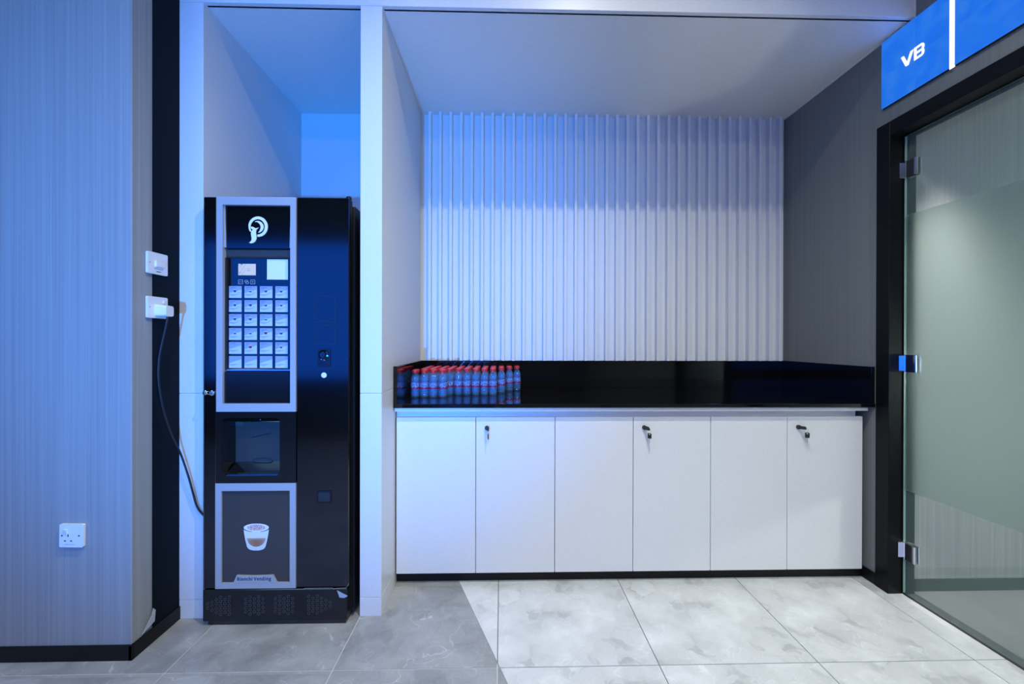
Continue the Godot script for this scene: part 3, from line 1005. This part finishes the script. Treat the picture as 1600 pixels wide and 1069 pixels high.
	part("return_frame", MB.new().ring(rrect(-0.786, 0.518, -0.7235, 0.571, 0.003), rrect(-0.780, 0.524, -0.7295, 0.565, 0.002), zf - 0.001, zf + 0.003), M.satin_black, rp)
	part("return_flap", MB.new().box(Vector3(-0.780, 0.524, zf - 0.001), Vector3(-0.7295, 0.565, zf + 0.0008)), M.matte_black, rp)
	# lock on the left strip
	var lk := part("side_lock", MB.new().lathe([Vector2(0, 0), Vector2(0.011, 0), Vector2(0.011, 0.010), Vector2(0.008, 0.012), Vector2(0, 0.012)], 18, Transform3D(Basis(Vector3.RIGHT, Vector3.BACK, Vector3.DOWN), Vector3(-1.2215, 0.988, zf))), M.chrome, t)
	part("hasp", MB.new().lathe([Vector2(0, 0), Vector2(0.010, 0), Vector2(0.010, 0.006), Vector2(0.006, 0.009), Vector2(0, 0.009)], 18, Transform3D(Basis(Vector3.RIGHT, Vector3.BACK, Vector3.DOWN), Vector3(-1.251, 0.989, zf))).tube([Vector3(-1.247, 0.989, zf + 0.006), Vector3(-1.24, 0.984, zf + 0.008), Vector3(-1.228, 0.982, zf + 0.009)], 0.003, 8), M.chrome, lk)
	# plinth with its punched vents
	var pl := part("plinth", MB.new().box(Vector3(L, 0.02, -2.49), Vector3(-0.657, 0.153, zf + 0.003), 0.002), M.satin_black, t)
	var rim := MB.new()
	var groups := [[-1.2407, [2, 3, 4, 5, 4, 5]], [-1.0817, [4, 5, 4, 5, 4]], [-0.9577, [4, 5, 4, 5, 4]], [-0.8177, [5, 4, 5, 4, 3, 2]]]
	for g in groups:
		for i in g[1].size():
			var n: int = g[1][i]
			for j in n:
				var c := Vector3(g[0] + 0.018 * i, 0.0865 + (j - (n - 1) * 0.5) * 0.018, zf + 0.003)
				rim.ring(ellipse(0, 0, 0.0062, 0.0062, 10), ellipse(0, 0, 0.0048, 0.0048, 10), 0.0, 0.0014, Transform3D(Basis.IDENTITY, c))
	var vent := part("vent_rims", rim, mat(lin(0.07, 0.07, 0.07), 0.35), pl)
	vent.set_meta("kind", "stuff")
	part("foot", MB.new().box(Vector3(-1.245, 0.0005, -2.47), Vector3(-0.665, 0.02, zf - 0.006)), M.gloss_black, t)
	var tape := mat(Color(0.75, 0.8, 0.9, 0.55), 0.3)
	tape.transparency = BaseMaterial3D.TRANSPARENCY_ALPHA
	part("torn_film", MB.new().prism(PackedVector2Array([Vector2(-0.698, 0.146), Vector2(-0.653, 0.122), Vector2(-0.668, 0.114), Vector2(-0.688, 0.116)]), zf + 0.0032, zf + 0.005), tape, t, "torn flap of clear protective film")
	part("film_edge", MB.new().tube([Vector3(-0.84, 0.156, zf + 0.003), Vector3(-0.72, 0.1565, zf + 0.003), Vector3(-0.712, 0.152, zf + 0.004), Vector3(-0.70, 0.155, zf + 0.004), Vector3(-0.66, 0.157, zf + 0.004), Vector3(-0.648, 0.175, zf + 0.003)], 0.0006, 5), M.silver, t)


func emblem(parent: Node3D, at: Vector3) -> void:
	# ring broken at the lower left, crescent inside it and a curling tail, in units of about one pixel of the photograph
	var s := 0.00275
	var k := 0.0606   # the emblem was read off an enlarged view: 16.5 units to a pixel
	var u := s * k
	var P := func(x: float, y: float) -> Vector2: return Vector2((x - 335.0) * u, (505.0 - y) * u)
	var m := MB.new()
	var xf := Transform3D(Basis.IDENTITY, at)
	m.prism(arc_stroke(Vector2.ZERO, 212 * u, 228 * u, -94.0, 212.0, [28 * u, 36 * u, 38 * u, 38 * u, 34 * u, 30 * u, 16 * u], 48), 0.0, 0.002, xf, false)
	var cr := []
	for q in [[255, 382, 1], [300, 368, 12], [355, 378, 24], [405, 415, 34], [438, 470, 38], [442, 530, 36], [420, 588, 30], [385, 630, 18], [340, 655, 2]]:
		var w: Vector2 = P.call(q[0], q[1])
		cr.append(Vector3(w.x, w.y, q[2] * u))
	m.prism(stroke(cr), 0.0, 0.002, xf)
	var tail := PackedVector2Array()
	for q in [[152, 512], [185, 504], [225, 512], [258, 535], [285, 545], [315, 538], [352, 522], [325, 555], [298, 590], [285, 640], [290, 700], [302, 760], [298, 820], [270, 880], [225, 915], [170, 932], [112, 915], [150, 890], [178, 850], [180, 790], [168, 730], [162, 670], [178, 620], [210, 580], [175, 560]]:
		tail.append(P.call(q[0], q[1]))
	m.prism(tail, 0.0, 0.003, xf)
	part("emblem", m, mat(lin(0.85, 0.84, 0.82), 0.4), parent, "white ring-shaped emblem with a curling tail")


func lettering(parent: Node3D, text: String, width: float, centre: Vector3, m: Material, root: Node3D) -> void:
	var f := SystemFont.new()
	f.font_names = PackedStringArray(["Droid Sans"])
	f.font_weight = 700
	var tm := TextMesh.new()
	tm.text = text
	tm.font = f
	tm.font_size = 32
	tm.pixel_size = 0.001
	tm.depth = 0.001
	var b := tm.get_aabb()
	var o := MeshInstance3D.new()
	o.name = "lettering"
	o.mesh = tm
	o.material_override = m
	var k := width / maxf(b.size.x, 0.001)
	var c := b.position + b.size * 0.5
	o.transform = Transform3D(Basis.from_scale(Vector3(k, k * 1.05, 0.6)), centre - root.position - Vector3(c.x * k, c.y * k * 1.05, 0))
	parent.add_child(o, true)


func card_material() -> StandardMaterial3D:
	var img := Image.create(96, 64, false, Image.FORMAT_RGB8)
	img.fill(Color(0.86, 0.88, 0.86))
	for y in 64:
		for x in 40:
			if sin(x * 0.35 + y * 0.22) + sin(y * 0.31 - x * 0.5) > 1.25:
				img.set_pixel(x, y, Color(0.5, 0.6, 0.75))
	img.fill_rect(Rect2i(12, 0, 12, 5), Color(0.1, 0.16, 0.35))
	img.fill_rect(Rect2i(48, 26, 18, 2), Color(0.5, 0.52, 0.55))
	img.fill_rect(Rect2i(48, 36, 18, 3), Color(0.45, 0.47, 0.5))
	img.fill_rect(Rect2i(2, 47, 9, 4), Color(0.4, 0.5, 0.55))
	var m := glow(Color.WHITE, 0.55)
	m.emission_operator = BaseMaterial3D.EMISSION_OP_MULTIPLY
	m.emission_texture = ImageTexture.create_from_image(img)
	m.albedo_color = lin(0.2, 0.2, 0.2)
	return m


func button_material() -> StandardMaterial3D:
	var S := 96
	var img := Image.create(4 * S, 6 * S, false, Image.FORMAT_RGB8)
	var rng := RandomNumberGenerator.new()
	rng.seed = 8
	for r in 6:
		for c in 4:
			var red := (r == 3 and c == 2) or (r == 4 and c == 1)
			for y in S:
				for x in S:
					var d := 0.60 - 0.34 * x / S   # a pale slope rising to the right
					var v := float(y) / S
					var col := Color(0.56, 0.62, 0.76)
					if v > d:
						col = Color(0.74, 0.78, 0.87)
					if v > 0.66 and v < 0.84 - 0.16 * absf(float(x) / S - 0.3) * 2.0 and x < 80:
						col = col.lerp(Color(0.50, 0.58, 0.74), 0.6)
					img.set_pixel(c * S + x, r * S + y, col)
			if r == 5:
				continue
			var ox := c * S
			var oy := r * S
			var wide := rng.randi_range(28, 50)
			img.fill_rect(Rect2i(ox + 9, oy + 8, wide, 5), Color(0.34, 0.46, 0.66))
			if rng.randf() < 0.4 or red:
				img.fill_rect(Rect2i(ox + 9, oy + 18, wide / 2, 4), Color(0.36, 0.48, 0.68))
			if (r == 2 and c == 3) or (r == 4 and c != 1 and c != 3):
				continue
			var w := rng.randi_range(11, 14)
			var hgt := rng.randi_range(15, 24)
			var tone := Color(0.45, 0.14, 0.2) if red else Color(0.16, 0.24, 0.40)
			for y in hgt:
				var hw := int(w * (1.0 - 0.45 * pow(float(y) / hgt, 2.0)))
				img.fill_rect(Rect2i(ox + 46 - hw, oy + 50 - hgt + y, hw * 2, 1), tone if y > 3 else Color(0.9, 0.9, 0.93))
			if r < 3:
				img.fill_rect(Rect2i(ox + 62, oy + 54, 26, 3), Color(0.45, 0.52, 0.66))
	var m := mat(Color.WHITE, 0.35)
	m.albedo_texture = ImageTexture.create_from_image(img)
	return m


func picture_material() -> StandardMaterial3D:
	var W := 330
	var H := 450
	var img := Image.create(W, H, false, Image.FORMAT_RGB8)
	var base := lin(0.050, 0.045, 0.040)
	var nz := noise(81, 0.12, FastNoiseLite.TYPE_SIMPLEX_SMOOTH, 3)
	# half width of the glass at a height 0 (rim) .. 1 (foot)
	var half := func(v: float) -> float: return 61.0 - 22.0 * pow(v, 1.6)
	for y in H:
		for x in W:
			var col := base
			var dx := x - 163.0
			var top := Vector2(dx / 61.0, (y - 183.0) / 20.0).length()
			var v := (y - 183.0) / 112.0
			if v >= 0.0 and v <= 1.0 and absf(dx) < half.call(v) and not (v > 0.86 and Vector2(dx / 42.0, (y - 279.0) / 17.0).length() > 1.0):
				col = Color(0.84, 0.85, 0.90)
				var inner: float = half.call(v) - 9.0
				var coffee := v > 0.46 and v < 0.84 and absf(dx) < inner * sqrt(clampf(1.0 - pow((v - 0.46) / 0.38, 3.0), 0.0, 1.0))
				if v < 0.5:
					col = Color(0.90, 0.89, 0.90)
				if coffee:
					var q := absf(dx) / 50.0
					col = Color(0.62, 0.44, 0.33).lerp(Color(0.80, 0.66, 0.55), clampf(1.0 - (v - 0.46) * 9.0, 0.0, 1.0)).lerp(Color(0.74, 0.62, 0.54), q * q)
				if absf(dx) > half.call(v) - 2.5:
					col = Color(0.92, 0.93, 0.97)
			if top < 1.0:
				col = Color(0.93, 0.92, 0.92)
				if top < 0.72 and nz.get_noise_2d(x * 1.2, y * 2.6) > 0.02:
					col = Color(0.66, 0.32, 0.22)
			elif top < 1.1 and y > 186 and absf(dx) > 20.0:
				col = Color(0.2, 0.2, 0.22)
			img.set_pixel(x, y, col)
	var m := mat(Color.WHITE, 0.12)
	m.albedo_texture = ImageTexture.create_from_image(img)
	return m


# ---------------------------------------------------------------- cord, sockets
func power_cord() -> void:
	var t := thing("power_cord", Vector3(-1.37, 1.30, -1.76), "black power cord with white plug running down to the coffee machine", "cord")
	var c := Curve3D.new()
	for q in [Vector3(-1.352, 1.305, -1.764), Vector3(-1.358, 1.27, -1.764), Vector3(-1.381, 1.137, -1.758), Vector3(-1.385, 1.034, -1.762), Vector3(-1.385, 0.913, -1.788), Vector3(-1.381, 0.80, -1.828),
		Vector3(-1.372, 0.728, -1.86), Vector3(-1.344, 0.627, -1.868), Vector3(-1.325, 0.545, -1.872), Vector3(-1.315, 0.503, -1.874), Vector3(-1.299, 0.468, -1.878), Vector3(-1.262, 0.425, -1.886)]:
		c.add_point(q)
	for i in c.point_count:
		var a := c.get_point_position(maxi(i - 1, 0))
		var b := c.get_point_position(mini(i + 1, c.point_count - 1))
		c.set_point_in(i, (a - b) * 0.16)
		c.set_point_out(i, (b - a) * 0.16)
	var path := []
	for q in c.tessellate_even_length(5, 0.012):
		path.append(q)
	part("cable", MB.new().tube(path, 0.0042, 8), mat(lin(0.008, 0.008, 0.009), 0.45), t)
	var xf := facing(Vector3(-1.3885, 1.333, -1.768), Vector3.FORWARD, Vector3.UP)   # local x = -z, local z = +x
	var pm := MB.new()
	var lo := rrect(-0.024, -0.026, 0.024, 0.022, 0.009)
	var hi := rrect(-0.020, -0.026, 0.020, 0.016, 0.009)
	for i in lo.size():
		var j := (i + 1) % lo.size()
		var o := xf.basis * Vector3(lo[i].x + lo[j].x, lo[i].y + lo[j].y, 0.01)
		pm.quad(xf * Vector3(lo[i].x, lo[i].y, 0.012), xf * Vector3(lo[j].x, lo[j].y, 0.012), xf * Vector3(hi[j].x, hi[j].y, 0.042), xf * Vector3(hi[i].x, hi[i].y, 0.042), o)
	pm.prism(lo, 0.0, 0.012, xf)
	pm.prism(hi, 0.0419, 0.043, xf)
	part("plug", pm, M.plastic, t)


func fittings() -> void:
	# plates on the side of the wall block: local x = -z (away from the viewer), local y up, local z = +x
	for k in 2:
		var y: float = [1.519, 1.342][k]
		var z := -1.7615
		var at := Vector3(X_COL, y, z)
		var t := thing(["fused_switch", "wall_socket"][k], at, ["white fused switch plate above the plug on the dark strip", "white wall socket that holds the coffee machine's plug"][k], ["switch", "socket"][k])
		var xf := facing(at, Vector3.FORWARD, Vector3.UP)
		part("plate", MB.new().prism(rrect(-0.050, -0.043, 0.050, 0.043, 0.005), 0.003, 0.012, xf), M.plastic, t)
		if k == 0:
			part("rocker", MB.new().box(Vector3(X_COL + 0.010, y - 0.014, z - 0.030), Vector3(X_COL + 0.018, y + 0.012, z + 0.016), 0.002), M.plastic, t)
			var mk := MB.new()
			for i in 5:
				mk.box(Vector3(X_COL + 0.0119, y - 0.0225, z + 0.012 - i * 0.009), Vector3(X_COL + 0.0124, y - 0.0205, z + 0.018 - i * 0.009))
			mk.box(Vector3(X_COL + 0.0119, y - 0.034, z - 0.014), Vector3(X_COL + 0.0124, y - 0.031, z + 0.008))
			part("marking", mk, M.dark_grey, t)
		else:
			part("rocker", MB.new().box(Vector3(X_COL + 0.010, y + 0.016, z - 0.036), Vector3(X_COL + 0.016, y + 0.030, z - 0.024), 0.002), M.plastic, t)
		part("screw", MB.new().prism(ellipse(-0.040, 0.0, 0.0028, 0.0028, 12), 0.011, 0.0125, xf), M.silver, t)
	# socket low on the papered wall, a little crooked
	var at := Vector3(-1.610, 0.477, Z_COL)
	var t := thing("wall_socket", at, "white three-pin wall socket low on the grey papered wall", "socket")
	part("plate", MB.new().prism(rrect(-0.0435, -0.0435, 0.0435, 0.0435, 0.005), 0.004, 0.013, Transform3D(Basis.IDENTITY, at)), M.plastic, t)
	part("back_box", MB.new().box(at + Vector3(-0.041, -0.041, 0), at + Vector3(0.041, 0.041, 0.0045)), M.plastic, t)
	var hole := mat(lin(0.03, 0.03, 0.035), 0.6)
	for q in [[-0.0115, 0.0005, 0.002, 0.0045], [-0.0225, -0.0195, 0.0036, 0.002], [0.0, -0.0195, 0.0036, 0.002]]:
		part("pin_hole", MB.new().prism(rect(q[0] - q[2], q[1] - q[3], q[0] + q[2], q[1] + q[3]), 0.0125, 0.0133, Transform3D(Basis.IDENTITY, at)), hole, t)
	for x in [-0.034, 0.0285]:
		part("screw", MB.new().prism(ellipse(x, 0.0, 0.0032, 0.0032, 14), 0.0125, 0.0134, Transform3D(Basis.IDENTITY, at)), M.dark_grey, t)
	part("rocker", MB.new().prism(PackedVector2Array([Vector2(0.002, 0.0), Vector2(0.013, 0.0), Vector2(0.019, 0.024), Vector2(0.002, 0.024)]), 0.015, 0.028, facing(at, Vector3.BACK, Vector3.UP)), M.plastic, t)
	part("marking", MB.new().box(at + Vector3(-0.026, -0.0335, 0.0125), at + Vector3(0.012, -0.0315, 0.0133)), mat(lin(0.4, 0.42, 0.46), 0.5), t)
	t.rotation.z = deg_to_rad(-1.0)


# ---------------------------------------------------------------- the room behind the glass door
func next_room() -> void:
	var grey := triplanar(mat(lin(0.34, 0.36, 0.355), 0.6), streak_image(91, 0.08), Vector3(1.6, 0.35, 1.6))
	struct("wall_beyond", MB.new().box(Vector3(1.98, 0, -2.15), Vector3(4.2, 2.8, -2.03)), grey, "grey-green wall seen through the glass door", "wall")
	struct("baseboard_beyond", MB.new().box(Vector3(1.99, 0, -2.032), Vector3(4.2, 0.057, -2.021), 0.0015), M.black_board, "black skirting seen through the glass door", "baseboard")
	struct("floor_beyond", MB.new().box(Vector3(1.99, -0.12, -2.9), Vector3(4.3, 0.0, 2.1)), mat(lin(0.13, 0.13, 0.13), 0.5), "dark grey floor seen through the glass door", "floor")
	struct("wall_far", MB.new().box(Vector3(4.2, 0, -2.15), Vector3(4.3, 2.8, 2.1)), grey, "far wall of the room behind the glass door", "wall")
	struct("wall_end", MB.new().box(Vector3(1.98, 0, 2.0), Vector3(4.3, 2.8, 2.1)), grey, "end wall of the room behind the glass door", "wall")
	struct("ceiling_beyond", MB.new().box(Vector3(1.98, 2.7, -2.15), Vector3(4.3, 2.8, 2.1)), M.paint, "ceiling of the room behind the glass door", "ceiling")
	var at := Vector3(3.1, 0.0, -0.9)
	var t := thing("added_globe_lamp", at, "added globe lamp that lights the wall behind the glass door", "lamp")  # added out of view to brighten the lower wall behind the glass
	part("base", MB.new().lathe([Vector2(0, 0.0), Vector2(0.14, 0.0), Vector2(0.14, 0.015), Vector2(0.02, 0.025), Vector2(0, 0.025)], 28, Transform3D(Basis.IDENTITY, at)), M.frame_black, t)
	part("pole", MB.new().tube([at + Vector3(0, 0.02, 0), at + Vector3(0, 0.86, 0)], 0.01, 10), M.frame_black, t)
	var gl := []
	for i in 15:
		var w := -PI / 2 + PI * i / 14
		gl.append(Vector2(cos(w) * 0.11, 0.96 + sin(w) * 0.11))
	part("globe", MB.new().lathe(gl, 28, Transform3D(Basis.IDENTITY, at), 0.5), glow(Color(0.95, 1.0, 0.97), 3.0), t)
	var l := OmniLight3D.new()
	l.name = "light"
	l.light_color = lin(0.92, 1.0, 0.96)
	l.light_energy = 0.85
	l.light_size = 0.10
	l.omni_range = 8.0
	l.omni_attenuation = 2.0
	l.shadow_enabled = true
	l.position = Vector3(0, 0.96, 0)
	t.add_child(l, true)
	# unseen tilted lamp, placed to cast a slanting light band on the wall
	at = Vector3(2.06, 2.7, -1.66)
	t = thing("unseen_downlight", at, "unseen tilted downlight placed to cast a slanting light band behind the glass door", "downlight", "unseen downlights")
	part("rim", MB.new().lathe([Vector2(0.030, -0.012), Vector2(0.042, -0.008), Vector2(0.044, 0.0)], 24, Transform3D(Basis.IDENTITY, at)), M.plastic, t)
	part("lens", MB.new().lathe([Vector2(0.0, -0.006), Vector2(0.032, -0.006)], 24, Transform3D(Basis.IDENTITY, at)), glow(Color(1, 0.97, 0.93), 3.0), t)
	var sp := SpotLight3D.new()
	sp.name = "light"
	sp.light_color = lin(1.0, 0.97, 0.93)
	sp.light_energy = 7.0
	sp.light_size = 0.03
	sp.spot_range = 8.0
	sp.spot_attenuation = 2.0
	sp.spot_angle = 17.0
	sp.spot_angle_attenuation = 1.0
	sp.shadow_enabled = true
	sp.transform = Transform3D(Basis.looking_at((Vector3(2.24, 0.8, -2.03) - at).normalized()), Vector3(0, -0.03, 0))
	t.add_child(sp, true)
